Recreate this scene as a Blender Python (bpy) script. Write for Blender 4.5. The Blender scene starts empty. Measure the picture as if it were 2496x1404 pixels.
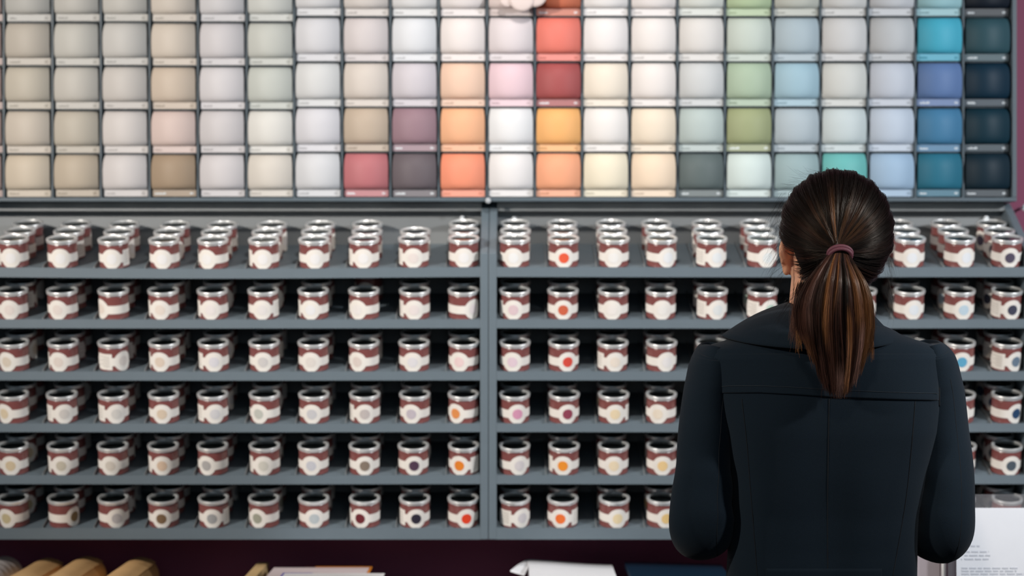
import bpy, math, random
import numpy as np
from mathutils import Vector, Matrix
random.seed(7); rng = np.random.default_rng(11)
SC = bpy.context.scene; COL = SC.collection
PI = math.pi
# ------------------------------------------------------------------ camera, world, lights, exposure
FPX, CX, CY, CAMY, CAMZ = 4850.0, 1248.0, 702.0, -4.04, 1.45
cd = bpy.data.cameras.new('camera'); cam = bpy.data.objects.new('camera', cd); COL.objects.link(cam)
cam.location = (0, CAMY, CAMZ); cam.rotation_euler = (PI/2, 0, 0)
cd.sensor_width = 36; cd.lens = 36*FPX/2496
cd.dof.use_dof = True; cd.dof.focus_distance = 3.24; cd.dof.aperture_fstop = 3.1
SC.camera = cam
w = bpy.data.worlds.new('world'); SC.world = w; w.use_nodes = True
w.node_tree.nodes['Background'].inputs[0].default_value = (0.62, 0.82, 1.0, 1)
w.node_tree.nodes['Background'].inputs[1].default_value = 0.075
SC.view_settings.view_transform = 'Standard'; SC.view_settings.look = 'None'
SC.view_settings.exposure = 0.0; SC.view_settings.gamma = 1.0; SC.view_settings.use_curve_mapping = False

def area(name, loc, target, size, power, col, sy=None):
    l = bpy.data.lights.new(name, 'AREA'); l.energy = power; l.color = col; l.size = size
    if sy: l.shape = 'RECTANGLE'; l.size_y = sy
    o = bpy.data.objects.new(name, l); COL.objects.link(o); o.location = loc
    o.rotation_euler = (Vector(target)-Vector(loc)).to_track_quat('-Z', 'Y').to_euler()
    return o
def spot(name, loc, target, rad, power, col, deg, blend=1.0):
    l = bpy.data.lights.new(name, 'SPOT'); l.energy = power; l.color = col; l.shadow_soft_size = rad
    l.spot_size = math.radians(deg); l.spot_blend = blend
    o = bpy.data.objects.new(name, l); COL.objects.link(o); o.location = loc
    o.rotation_euler = (Vector(target)-Vector(loc)).to_track_quat('-Z', 'Y').to_euler()
    return o
spot('track_spot_warm', (-2.35, -2.3, 2.52), (-0.16, 0.1, 1.58), 0.07, 440, (1.0, 0.935, 0.87), 54)
spot('track_spot_cool', (2.60, -1.8, 2.48), (0.42, 0.1, 1.50), 0.07, 285, (0.93, 0.96, 1.0), 53)
spot('track_spot_centre', (0.10, -1.3, 2.95), (0.06, 0.1, 1.55), 0.06, 85, (1.0, 0.95, 0.91), 56)
spot('sheet_fill_spot', (1.35, -2.3, 2.95), (0.92, -0.36, 0.95), 0.06, 150, (0.93, 0.95, 1.0), 20)  # added spot that brightens the printed sheet on the counter
area('added_cool_fill', (0.6, -5.2, 2.3), (0.2, 0, 1.3), 3.4, 14, (0.62, 0.82, 1.0), 1.8)  # added soft fill from behind the camera, no real window
spot('hair_fill_spot', (0.15, -2.4, 2.95), (0.80, -0.75, 1.55), 0.08, 55, (1.0, 0.84, 0.68), 30)  # added spot that lifts the highlights on her hair

# ------------------------------------------------------------------ helpers
def P(px, py, y):
    D = y - CAMY
    return Vector(((px-CX)*D/FPX, y, CAMZ-(py-CY)*D/FPX))
def lin(c):
    return tuple((v/255/12.92) if v/255 <= .04045 else ((v/255+.055)/1.055)**2.4 for v in c)
def mesh(name, vs, fs, mat=None, parent=None, smooth=False, loc=None):
    me = bpy.data.meshes.new(name); me.from_pydata([tuple(v) for v in vs], [], fs); me.update()
    if smooth: me.polygons.foreach_set('use_smooth', [True]*len(me.polygons))
    o = bpy.data.objects.new(name, me); COL.objects.link(o)
    if mat: me.materials.append(mat)
    if parent: o.parent = parent
    if loc is not None: o.location = loc
    return o
def empty(name, loc=(0, 0, 0), rot=(0, 0, 0)):
    o = bpy.data.objects.new(name, None); COL.objects.link(o); o.location = loc; o.rotation_euler = rot
    o.empty_display_size = .02; return o
def tag(o, label=None, cat=None, group=None, kind=None):
    if label: o['label'] = label
    if cat: o['category'] = cat
    if group: o['group'] = group
    if kind: o['kind'] = kind
    return o
class MB:
    def __init__(s): s.v = []; s.f = []
    def add(s, vs, fs):
        n = len(s.v); s.v += [tuple(v) for v in vs]; s.f += [tuple(i+n for i in f) for f in fs]; return s
    def box(s, x0, x1, y0, y1, z0, z1):
        return s.add([(x, y, z) for z in (z0, z1) for y in (y0, y1) for x in (x0, x1)],
              [(0, 2, 3, 1), (4, 5, 7, 6), (0, 1, 5, 4), (2, 6, 7, 3), (0, 4, 6, 2), (1, 3, 7, 5)])
    def prism(s, poly, x0, x1):     # poly of (y,z) pushed along x
        n = len(poly)
        return s.add([(x0, p[0], p[1]) for p in poly]+[(x1, p[0], p[1]) for p in poly],
              [tuple(range(n))[::-1], tuple(range(n, 2*n))]+[(i, (i+1) % n, n+(i+1) % n, n+i) for i in range(n)])
    def lathe(s, prof, n=40, c=(0, 0, 0), caps=True):
        vs = []; fs = []; m = len(prof)
        for k in range(n):
            a = 2*PI*k/n
            vs += [(c[0]+r*math.cos(a), c[1]+r*math.sin(a), c[2]+z) for r, z in prof]
        for k in range(n):
            for i in range(m-1):
                a, b = k*m+i, ((k+1) % n)*m+i
                fs.append((a, b, b+1, a+1))
        if caps:
            fs.append(tuple(k*m for k in range(n))[::-1]); fs.append(tuple(k*m+m-1 for k in range(n)))
        return s.add(vs, fs)
    def tube(s, pts, rads, n=16, caps=True, flat=None, up=Vector((0.3, 0.2, 1))):
        pts = [Vector(p) for p in pts]; m = len(pts); vs = []; fs = []
        t0 = (pts[1]-pts[0]).normalized()
        u = up - t0*up.dot(t0); u.normalize()
        for i, p in enumerate(pts):
            t = (pts[min(i+1, m-1)]-pts[max(i-1, 0)]).normalized()
            u = (u - t*u.dot(t)).normalized(); v = t.cross(u)
            r = rads[i] if isinstance(rads, (list, tuple)) else rads
            ru, rv = (r if isinstance(r, tuple) else (r, r))
            for k in range(n):
                a = 2*PI*k/n; vs.append(p+u*(ru*math.cos(a))+v*(rv*math.sin(a)))
        for i in range(m-1):
            for k in range(n):
                a = i*n+k; b = i*n+(k+1) % n; fs.append((a, b, b+n, a+n))
        if caps: fs.append(tuple(range(n))[::-1]); fs.append(tuple(range((m-1)*n, m*n)))
        return s.add(vs, fs)
    def ball(s, c, r, n=16, m=10, rot=None):
        c = Vector(c); r = r if isinstance(r, tuple) else (r, r, r); vs = []; fs = []
        for j in range(1, m):
            p = PI*j/m
            for k in range(n):
                a = 2*PI*k/n
                q = Vector((r[0]*math.sin(p)*math.cos(a), r[1]*math.sin(p)*math.sin(a), r[2]*math.cos(p)))
                if rot: q = rot @ q
                vs.append(c+q)
        top = Vector((0, 0, r[2])); 
        if rot: top = rot @ top
        vs += [c+top, c-top]; T = len(vs)-2
        for j in range(m-2):
            for k in range(n):
                a = j*n+k; b = j*n+(k+1) % n; fs.append((a, a+n, b+n, b))
        for k in range(n):
            fs.append((T, k, (k+1) % n)); fs.append((T+1, (m-2)*n+(k+1) % n, (m-2)*n+k))
        return s.add(vs, fs)
    def build(s, name, mat, parent=None, smooth=False, loc=None, bevel=0, auto=None):
        o = mesh(name, s.v, s.f, mat, parent, smooth, loc)
        if bevel:
            b = o.modifiers.new('bevel', 'BEVEL'); b.width = bevel; b.segments = 2; b.limit_method = 'ANGLE'
        if auto:
            o.data.set_sharp_from_angle(angle=math.radians(auto))
        return o
def dup(o, parent=None):
    c = o.copy(); COL.objects.link(c); c.parent = parent
    for ch in list(o.children): dup(ch, c)
    return c
def catmull(pts, k):
    pts = [Vector(p) for p in pts]; out = []
    q = [pts[0]*2-pts[1]]+pts+[pts[-1]*2-pts[-2]]
    for i in range(len(pts)-1):
        a, b, c, d = q[i:i+4]
        for j in range(k):
            t = j/k
            out.append(.5*((2*b)+(c-a)*t+(2*a-5*b+4*c-d)*t*t+(3*b-a-3*c+d)*t**3))
    out.append(pts[-1]); return out

# ------------------------------------------------------------------ materials
def mat(name, col=(.5, .5, .5), rough=.5, metal=0, spec=.5, noise=0, nscale=40, bump=0, bscale=200, objcol=False, **kw):
    m = bpy.data.materials.new(name); m.use_nodes = True; nt = m.node_tree; N = nt.nodes; L = nt.links
    b = N['Principled BSDF']
    b.inputs['Base Color'].default_value = (*col, 1); b.inputs['Roughness'].default_value = rough
    b.inputs['Metallic'].default_value = metal; b.inputs['Specular IOR Level'].default_value = spec
    for k, v in kw.items(): b.inputs[k.replace('_', ' ')].default_value = v
    src = None
    if objcol:
        oi = N.new('ShaderNodeObjectInfo'); src = oi.outputs['Color']; L.new(src, b.inputs['Base Color'])
    tc = N.new('ShaderNodeTexCoord')
    if noise:
        n = N.new('ShaderNodeTexNoise'); n.inputs['Scale'].default_value = nscale; n.inputs['Detail'].default_value = 4
        L.new(tc.outputs['Object'], n.inputs['Vector'])
        r = N.new('ShaderNodeMapRange'); r.inputs[3].default_value = 1-noise; r.inputs[4].default_value = 1+noise
        L.new(n.outputs['Fac'], r.inputs[0])
        mx = N.new('ShaderNodeVectorMath'); mx.operation = 'SCALE'
        if src: L.new(src, mx.inputs[0])
        else: mx.inputs[0].default_value = col
        L.new(r.outputs[0], mx.inputs['Scale']); L.new(mx.outputs[0], b.inputs['Base Color'])
    if bump:
        n = N.new('ShaderNodeTexNoise'); n.inputs['Scale'].default_value = bscale; n.inputs['Detail'].default_value = 3
        L.new(tc.outputs['Object'], n.inputs['Vector'])
        bp = N.new('ShaderNodeBump'); bp.inputs['Strength'].default_value = bump; bp.inputs['Distance'].default_value = .001
        L.new(n.outputs['Fac'], bp.inputs['Height']); L.new(bp.outputs[0], b.inputs['Normal'])
    return m
M = dict(
    shelf=mat('shelf_paint', (.120, .152, .175), .42, noise=.06, nscale=30, bump=.05, bscale=900),
    shelf_lit=mat('shelf_paint_lit', (.20, .212, .215), .5, noise=.06, nscale=30),  # shelf paint lightened to imitate stronger light on the back panel
    rack=mat('rack_paint', (.075, .10, .118), .45, noise=.05),
    wall=mat('burgundy_wall_paint', (.20, .034, .082), .65, noise=.06, nscale=3),
    floor=mat('floor_boards', (.16, .11, .08), .45, noise=.2, nscale=6),
    counter=mat('counter_wood', (.05, .022, .02), .4, noise=.2, nscale=12),
    tin=mat('burgundy_tin', (.205, .066, .061), .28, spec=.5, noise=.05, nscale=60, Coat_Weight=.25, Coat_Roughness=.12),
    chrome=mat('tin_rim_metal', (.93, .93, .92), .36, .68),
    lidp=mat('tin_lid_metal', (.34, .36, .35), .16, 1),
    label=mat('cream_label_paper', (.86, .81, .745), .6, noise=.02, nscale=80),
    ink=mat('grey_ink', (.42, .38, .34), .7),
    dot=mat('colour_dot_ink', rough=.5, objcol=True),
    card=mat('painted_card', rough=.6, objcol=True, noise=.02, nscale=25, spec=.28),
    strip=mat('label_strip_plastic', rough=.25, objcol=True),
    prnt=mat('strip_print', rough=.6, objcol=True),
    white=mat('white_paper', (.86, .86, .88), .55, noise=.02),
    kraft=mat('kraft_paper', (.74, .45, .20), .6, noise=.12, nscale=18, bump=.3, bscale=60),
    wood=mat('pale_wood', (.62, .42, .20), .5, noise=.15, nscale=30),
    knob=mat('white_plastic', (.75, .78, .80), .3),
    navy=mat('navy_glossy_card', (.006, .028, .055), .22),
    skin=mat('skin', (.72, .36, .22), .45, noise=.06, nscale=25, Subsurface_Weight=.25, Subsurface_Scale=.02),
    tie=mat('mauve_elastic', (.13, .035, .05), .6, bump=.4, bscale=600),
    eye=mat('eye_white', (.8, .8, .78), .2),
    shoe=mat('black_leather', (.015, .015, .016), .35, noise=.1),
    trouser=mat('black_trouser_cloth', (.012, .013, .016), .85, noise=.1),
    lip=mat('lip_skin', (.45, .12, .10), .4),
)
M['skin'].node_tree.nodes['Principled BSDF'].inputs['Subsurface Radius'].default_value = (1, .35, .15)
M['coat'] = mat('dark_wool_coat', (.0019, .0086, .0158), .88, spec=.25, noise=.35, nscale=700, bump=.5, bscale=1400, Sheen_Weight=.05, Sheen_Roughness=.5)
M['seam'] = mat('coat_seam_thread', (.003, .004, .006), .9)
M['stitch'] = mat('coat_top_stitch', (.016, .022, .028), .8)
def acrylic():
    m = bpy.data.materials.new('clear_acrylic'); m.use_nodes = True; nt = m.node_tree; N = nt.nodes; L = nt.links
    N.remove(N['Principled BSDF']); out = N['Material Output']
    t = N.new('ShaderNodeBsdfTransparent'); g = N.new('ShaderNodeBsdfGlossy'); g.inputs['Roughness'].default_value = .08
    d = N.new('ShaderNodeBsdfDiffuse'); d.inputs[0].default_value = (.7, .68, .7, 1)  # diffuse share imitates a milky reflection on the clear sheet
    a = N.new('ShaderNodeMixShader'); a.inputs[0].default_value = .5; L.new(g.outputs[0], a.inputs[1]); L.new(d.outputs[0], a.inputs[2])
    b = N.new('ShaderNodeMixShader'); b.inputs[0].default_value = .17; L.new(t.outputs[0], b.inputs[1]); L.new(a.outputs[0], b.inputs[2])
    L.new(b.outputs[0], out.inputs[0]); return m
M['acrylic'] = acrylic()
def hairmat():
    m = bpy.data.materials.new('hair_strands'); m.use_nodes = True; nt = m.node_tree; N = nt.nodes; L = nt.links
    b = N['Principled BSDF']; a = N.new('ShaderNodeAttribute'); a.attribute_name = 'tint'
    L.new(a.outputs['Color'], b.inputs['Base Color']); b.inputs['Roughness'].default_value = .38
    b.inputs['Specular IOR Level'].default_value = .26; b.inputs['Specular Tint'].default_value = (1, .85, .7, 1)
    return m
M['hair'] = hairmat()
M['haircap'] = mat('hair_base', (.006, .0045, .004), .6)

# ------------------------------------------------------------------ setting
WY = 0.222                                                     # face of the wall behind the units
tag(MB().box(-4, 4, WY, WY+.12, 0, 3.1).build('wall_back', M['wall']), kind='structure')
tag(MB().box(-4, 4, -6.5, WY+.12, -.06, 0).build('floor', M['floor']), kind='structure')
CT = .806                                                      # counter top height
c = empty('counter', (0, 0, 0)); tag(c, 'long dark low counter along the burgundy wall under the tin shelves', 'counter')
MB().box(-1.6, 1.6, -.47, WY-.004, CT-.035, CT).build('worktop', M['counter'], c, bevel=.003)
MB().box(-1.58, 1.58, -.44, WY-.01, 0, CT-.035).build('cabinet_body', M['counter'], c)

# ------------------------------------------------------------------ shelf units
S = 1/1200.5
TILT = math.radians(15.3); TT = math.tan(TILT)
ROWTOP = [651, 778, 905, 1032, 1158, 1287]; ROWBOT = [675, 800, 927, 1053, 1180, 1315]
zt = [CAMZ-(p-CY)*S for p in ROWTOP]; zb = [CAMZ-(p-CY)*S for p in ROWBOT]
XJ = (1190.5-CX)*S; UW = 1331*S; ST = 20*S; UD = .214
def unit(x0, label):
    x1 = x0+UW
    u = empty('shelf_unit', (0, 0, 0)); tag(u, label, 'shelf unit', 'tin shelf units')
    zs = CAMZ-(617-CY)*S
    poly = [(0, zb[5]), (UD, zb[5]), (UD, 1.6305), (.195, 1.6305), (0, zs)]
    MB().prism(poly, x0+.0006, x0+ST).build('side_panel', M['shelf'], u, bevel=.001)
    MB().prism(poly, x1-ST, x1-.0006).build('side_panel', M['shelf'], u, bevel=.001)
    a, b = x0+ST, x1-ST
    MB().box(a, b, UD-.008, UD, zb[5], 1.6305).build('back_panel', M['shelf_lit'], u)
    MB().box(a, b, .176, UD-.008, 1.6135, 1.6305).build('top_rail', M['shelf_lit'], u)  # added rail, recessed so the rack shades it into a dark band
    for r in range(6):
        m = MB(); n = 24; sag = .0035 if (r == 0 and x0 < XJ-.1) else .0006
        prof = [(0, zb[r]), (.012, zb[r]), (.012, zt[r]-.012), (UD-.008, zt[r]-.012+(UD-.0115)*TT), (UD-.008, zt[r]-.003+(UD-.0115)*TT), (.0035, zt[r]-.003), (.0035, zt[r]), (0, zt[r])]
        np_ = len(prof); vs = []; fs = []
        for k in range(n+1):
            t = k/n; x = a+(b-a)*t; dz = -sag*math.sin(PI*t)**1.5
            if r == 5: dz = 0
            vs += [(x, p[0], p[1]+dz) for p in prof]
        for k in range(n):
            for i in range(np_):
                p, q = k*np_+i, k*np_+(i+1) % np_
                fs.append((p, q, q+np_, p+np_))
        fs.append(tuple(range(np_))[::-1]); fs.append(tuple(range(n*np_, (n+1)*np_)))
        MB().add(vs, fs).build('shelf_board', M['shelf'], u)
    return u
unitL = unit(XJ-UW, 'grey shelf unit of tins left of the dividing joint, beside the beige dots')
unitR = unit(XJ, 'grey shelf unit of tins right of the dividing joint, partly behind the woman')
# thin guide strips between the lanes of tins
COLX = [25, 146, 271, 395, 515, 640, 763, 885, 1008, 1130, 1253, 1374, 1497, 1615, 1738, 1862, 1984, 2105, 2223, 2346, 2462]
for r in range(6):
    for ci, px in enumerate(COLX):
        if ci in (0, 10): continue
        x = (px-CX)*S-.0362
        u = unitL if ci < 10 else unitR
        sg = .0035*math.sin(PI*(x-(XJ-UW))/UW)**1.5 if (r == 0 and ci < 10) else .0006
        g = MB().add([(x-.0006, .006, zt[r]-.006-sg), (x+.0006, .006, zt[r]-.006-sg), (x-.0006, .20, zt[r]-.006-sg+.20*TT), (x+.0006, .20, zt[r]-.006-sg+.20*TT),
            (x-.0006, .006, zt[r]+.004-sg), (x+.0006, .006, zt[r]+.004-sg), (x-.0006, .20, zt[r]+.004-sg+.20*TT), (x+.0006, .20, zt[r]+.004-sg+.20*TT)],
            [(0, 2, 3, 1), (4, 5, 7, 6), (0, 1, 5, 4), (2, 6, 7, 3), (0, 4, 6, 2), (1, 3, 7, 5)]).build('lane_guide', M['shelf_lit'], u)
for px, py in ((1127, 533), (1253, 535), (2404, 533)):
    p = P(px, py, UD-.018)
    MB().ball(p, (.0062, .0062, .0062)).build('fixing_knob', M['knob'], unitL if px < 1190 else unitR, smooth=True)

# ------------------------------------------------------------------ sample tins
R = .0300; H = .0575
def label_mesh(kind):
    vs = []; fs = []; zc = .0212; hb = .0087; rd = .0207; rr = R+.0005
    n = 150; a0, a1 = -PI*.86, PI*.86
    def half(s):
        h = hb
        if abs(s) < rd: h = max(h, math.sqrt(rd*rd-s*s))
        # little fillets beside the disc
        e = abs(abs(s)-.0182)
        lo, hi = (.0245, .0600)
        if kind == 'A' and -hi < s < -lo: h = .0168
        if kind == 'B' and lo < s < hi: h = .0168
        return h
    if True:
        th = list(np.linspace(a0, a1, n))
        for s in (.0245, .0600):
            for sg in (-1, 1):
                for e in (-1e-5, 1e-5): th.append(sg*s/rr+e)
        for th in sorted(th):
            h = half(th*rr); x, y = rr*math.sin(th), -rr*math.cos(th)
            vs += [(x, y, zc-h), (x, y, zc+h)]
    for k in range(len(vs)//2-1): fs.append((2*k, 2*k+2, 2*k+3, 2*k+1))
    return vs, fs
def dotv(r, rr, zc=.0212):
    vs = [(0, -rr, zc)]; fs = []; n = 28
    for q in (.5, 1):
        for k in range(n):
            a = 2*PI*k/n; s = q*r*math.cos(a)
            vs.append((rr*math.sin(s/rr), -rr*math.cos(s/rr), zc+q*r*math.sin(a)))
    for k in range(n):
        k2 = (k+1) % n
        fs.append((0, 1+k, 1+k2)); fs.append((1+k, 1+n+k, 1+n+k2, 1+k2))
    return vs, fs
body_m = MB().lathe([(.0285, 0), (.0300, .0006), (.0303, .0016), (.0300, .0026), (.0297, .0034), (R-.0003, .0450), (.0292, .0475), (.0285, .0485)], 44)
rim_m = MB().lathe([(.0288, .0492), (.0308, .0498), (.0314, .0506), (.0311, .0513), (.0312, .0520), (.0319, .0530), (.0320, .0560), (.0315, .0570), (.0306, .0573), (.0282, .0571), (.0272, .0567), (.0266, .0556), (.0260, .0550), (.0252, .0549)], 48, caps=False)
pan_m = MB().lathe([(.0254, .0549), (.0236, .0548), (.0230, .0552), (.0040, .0552)], 44)
base = {}
def make_tin(kind):
    t = empty('sample_tin')
    body_m.build('can_body', M['tin'], t, smooth=True, auto=50)
    rim_m.build('lid_rim', M['chrome'], t, smooth=True, auto=35)
    pan_m.build('lid_panel', M['lidp'], t, smooth=True, auto=40)
    v, f = label_mesh(kind)
    lb = MB().add(v, f).build('label', M['label'], t, smooth=False)
    v, f = dotv(.0106, R+.0009)
    MB().add(v, f).build('colour_dot', M['dot'], lb, smooth=True)
    if kind != 'N':
        tx = MB(); rr = R+.0008; sg = -1 if kind == 'A' else 1
        for i in range(6):
            z = .0212+.011-.0042*i
            a = .030; b = .052-(.006 if i % 2 else 0)
            pts = [sg*(a+(b-a)*q/8)/rr for q in range(9)]
            tx.add([p for q in pts for p in ((rr*math.sin(q), -rr*math.cos(q), z-.0005), (rr*math.sin(q), -rr*math.cos(q), z+.0005))],
                   [(2*k, 2*k+2, 2*k+3, 2*k+1) for k in range(8)])
        tx.build('fine_print', M['ink'], lb)
    return t
def copy_tin(kind, dot):
    src = base.get(kind)
    if src is None:
        base[kind] = t = make_tin(kind); src = t; new = t
        template_kids = None
    else:
        new = src.copy(); COL.objects.link(new)
        for ch in src.children:
            cc = ch.copy(); COL.objects.link(cc); cc.parent = new
            for g in ch.children:
                gg = g.copy(); COL.objects.link(gg); gg.parent = cc
    for ch in new.children:
        for g in ch.children:
            if g.name.startswith('colour_dot'): g.color = (*dot, 1)
    return new
NUM = ['', 'first', 'second', 'third', 'fourth', 'fifth', 'sixth', 'seventh', 'eighth', 'ninth', 'tenth', 'eleventh']
SHELF = ['top shelf', 'second shelf', 'third shelf', 'fourth shelf', 'fifth shelf', 'bottom shelf']
def cname(c):
    import colorsys
    r, g, b = c; h, l, s = colorsys.rgb_to_hls(r/255, g/255, b/255); h *= 360; sp = (max(c)-min(c))
    if sp < 9:
        return 'off-white' if l > .86 else 'light grey' if l > .7 else 'mid grey' if l > .4 else 'charcoal'
    if l < .22: return 'dark teal' if 170 < h < 215 else 'dark navy' if 200 <= h < 260 else 'deep maroon' if (h < 20 or h > 330) else 'dark plum' if h > 260 else 'dark brown'
    if sp < 26:
        t = 'very pale ' if l > .85 else 'soft ' if l > .6 else 'muted '
        n = 'pink' if (h > 300 or h < 12) else 'cream' if h < 50 and l > .82 else 'taupe' if h < 70 else 'sage' if h < 170 else 'blue-grey' if h < 235 else 'lilac'
        return t+n
    t = 'pale ' if l > .78 else '' if l > .45 else 'deep '
    if h < 12 or h > 345: n = 'red' if sp > 70 else 'rose'
    elif h < 20: n = 'coral' if l > .6 else 'red'
    elif h < 42: n = ('peach' if l > .8 else 'orange') if sp > 85 else 'beige' if l > .6 else 'brown'
    elif h < 68: n = 'yellow' if l > .7 and sp > 30 else 'olive'
    elif h < 160: n = 'green'
    elif h < 186: n = 'turquoise'
    elif h < 225: n = 'blue'
    elif h < 290: n = 'violet'
    else: n = 'pink'
    return (t+n).strip()
ROT = [
 [0, 2, 0, -2, -20, 0, 8, 0, 0, 1, -5, 0, -5, 22, 17, 15, 5, -6, 0, 18, 2],
 [-3, -10, -49, -6, -3, 0, -8, -25, 0, 45, -5, 0, -8, 2, 18, 28, 10, 25, 10, 8, 12],
 [-18, -10, 50, -10, 8, 0, -6, -25, -4, -18, -10, 15, 8, 18, 0, 5, -8, 12, 4, 0, 28],
 [-28, 18, 20, 0, 15, -20, -5, 3, -12, -32, 12, 13, 4, -17, 5, 0, -5, 10, 0, -5, 30],
 [0, 3, -2, 2, -20, 0, -5, 5, 5, -17, 20, -6, 0, 0, 8, 0, 6, 0, -12, -62, 8],
 [-18, 58, 22, 0, 0, -22, 6, -16, 8, 15, 32, -10, 12, 15, 0, 5, 0, -9, 10, 0, 4]]
KIND = ['ANBNAANAANNNNNANNNNNN',
        'NNNAABAAANANNNAANNNNA'.replace('B', 'B'),
        'NAAAANNNNNNNANNNNNNNA',
        'NAANANNANNNNBNNNNNNNN',
        'NANANANNNBNANNNNNNNNN',
        'NNNNBANAAN' 'ABNNNNNNNNN']
DOT = [
 [(243, 240, 238)]*8+[(236, 224, 218), (243, 240, 238), (243, 242, 240), (238, 98, 66), (243, 240, 236), (240, 240, 240), (236, 238, 238), (233, 236, 234), (225, 228, 226), (232, 236, 240), (238, 240, 243), (238, 240, 243), (88, 80, 98)],
 [(236, 224, 216), (234, 222, 214), (234, 220, 208), (235, 222, 210), (240, 232, 228), (236, 230, 226), (240, 238, 238), (240, 234, 230), (238, 226, 222), (240, 228, 226), (228, 202, 206), (212, 104, 74), (243, 236, 230), (240, 236, 230), (230, 232, 230), (190, 212, 196), (190, 205, 212), (225, 228, 228), (232, 236, 240), (196, 216, 228), (68, 70, 88)],
 [(224, 210, 192), (230, 217, 207), (226, 216, 208), (226, 208, 190), (226, 222, 226), (214, 209, 206), (230, 222, 214), (226, 212, 204), (230, 226, 228), (242, 214, 212), (232, 208, 218), (224, 80, 66), (240, 227, 212), (240, 235, 232), (206, 208, 206), (176, 198, 172), (165, 196, 212), (222, 222, 216), (210, 216, 226), (100, 172, 206), (112, 130, 148)],
 [(228, 209, 178), (217, 210, 203), (220, 215, 208), (222, 203, 180), (219, 216, 216), (198, 199, 190), (207, 205, 207), (200, 190, 186), (200, 190, 198), (235, 150, 84), (222, 156, 183), (150, 68, 88), (240, 219, 182), (240, 226, 206), (180, 198, 194), (160, 170, 125), (180, 196, 204), (205, 220, 220), (200, 214, 232), (136, 156, 204), (42, 72, 108)],
 [(218, 198, 165), (204, 195, 176), (217, 208, 196), (221, 194, 169), (178, 174, 172), (216, 212, 200), (204, 204, 210), (140, 124, 110), (84, 60, 80), (238, 136, 42), (221, 213, 213), (245, 150, 46), (240, 221, 188), (242, 208, 150), (98, 110, 110), (210, 228, 222), (155, 178, 182), (105, 188, 186), (166, 196, 222), (70, 130, 170), (84, 94, 104)],
 [(205, 190, 150), (138, 113, 74), (195, 190, 190), (130, 104, 78), (168, 168, 168), (163, 163, 146), (190, 198, 200), (108, 28, 38), (48, 44, 58), (238, 70, 36), (215, 208, 209), (240, 115, 45), (240, 219, 176), (240, 204, 138), (90, 100, 104), (200, 220, 214), (150, 170, 176), (60, 140, 150), (150, 184, 215), (40, 110, 140), (30, 60, 76)]]
THIRD = set(list(range(0, 8))+[18, 19, 20])
HID = {(r, ci) for r in range(6) for ci in range(21) if (r == 0 and ci in (16, 17)) or (r == 1 and ci in (16,)) or (r == 2 and ci in (15, 16, 17)) or (r >= 3 and ci in (14, 15, 16, 17, 18))}
ntin = 0
ca, sa = math.cos(TILT), math.sin(TILT)
for r in range(6):
    for ci, px in enumerate(COLX):
        x0 = (px-CX)*S
        side = 'left' if ci < 10 else 'right'; num = NUM[10-ci] if ci < 10 else NUM[ci-9]
        hidden = (r, ci) in HID
        for k in range(3):
            if hidden and k > 0: continue
            if r == 0 and ci == 8 and k == 2: continue
            if r > 0 and k == 2 and ci not in THIRD: continue
            if (r, ci) in ((1, 7),) and k == 1: continue
            kind = KIND[r][ci] if k == 0 else random.choice('ANB' if ci not in (9, 10) else 'NN')
            dc = DOT[r][ci]
            t = copy_tin(kind, tuple(v*.96 for v in lin(dc)))
            gap = [.0325, .0985, .1652][k] if r == 0 else [.0325, .104, .1705][k]
            if r == 0 and k: gap += random.uniform(-.0002, .0008)
            d = gap + random.uniform(0, .001)
            jx = random.uniform(-.0018, .0018)
            if r == 0: jx = random.uniform(-.0008, .0008)
            if r == 0 and k: jx = random.uniform(-.0022, .0022)
            if ci in (9,): jx = min(jx, -.0003)-(.0012 if k else 0)
            if ci == 10: jx = max(jx, .001)+(.001 if k else 0)
            if ci == 20: jx = -abs(jx)*.5-.0003
            sg = .0035*math.sin(PI*(x0-(XJ-UW))/UW)**1.5 if (r == 0 and ci < 10) else .0004
            zb0 = zt[r]-.003+.0005-sg
            t.location = (x0+jx, .0035+d*ca, zb0+(d*ca+.0)*TT)
            rot = ROT[r][ci] if k == 0 else (random.choice([-35, -10, 10, 40, 75, 110]) if ci < 10 else random.choice([-100, -60, -30, 0, 20]))
            if r == 0 and k and ci in (8, 9, 10): rot = 5
            t.rotation_mode = 'XYZ'
            t.rotation_euler = (Matrix.Rotation(TILT, 3, 'X') @ Matrix.Rotation(math.radians(rot), 3, 'Z')).to_euler()
            if k == 0:
                lab = f'burgundy tin with {cname(dc)} dot, front of {SHELF[r]}, {num} column {side} of divider'
            else:
                lab = f'burgundy tin, {["", "second", "third"][k]} from front on {SHELF[r]}, {num} column {side} of divider'
            tag(t, lab, 'paint tin', f'sample tins on the {SHELF[r]}')
            ntin += 1
print('TINS', ntin)

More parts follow.
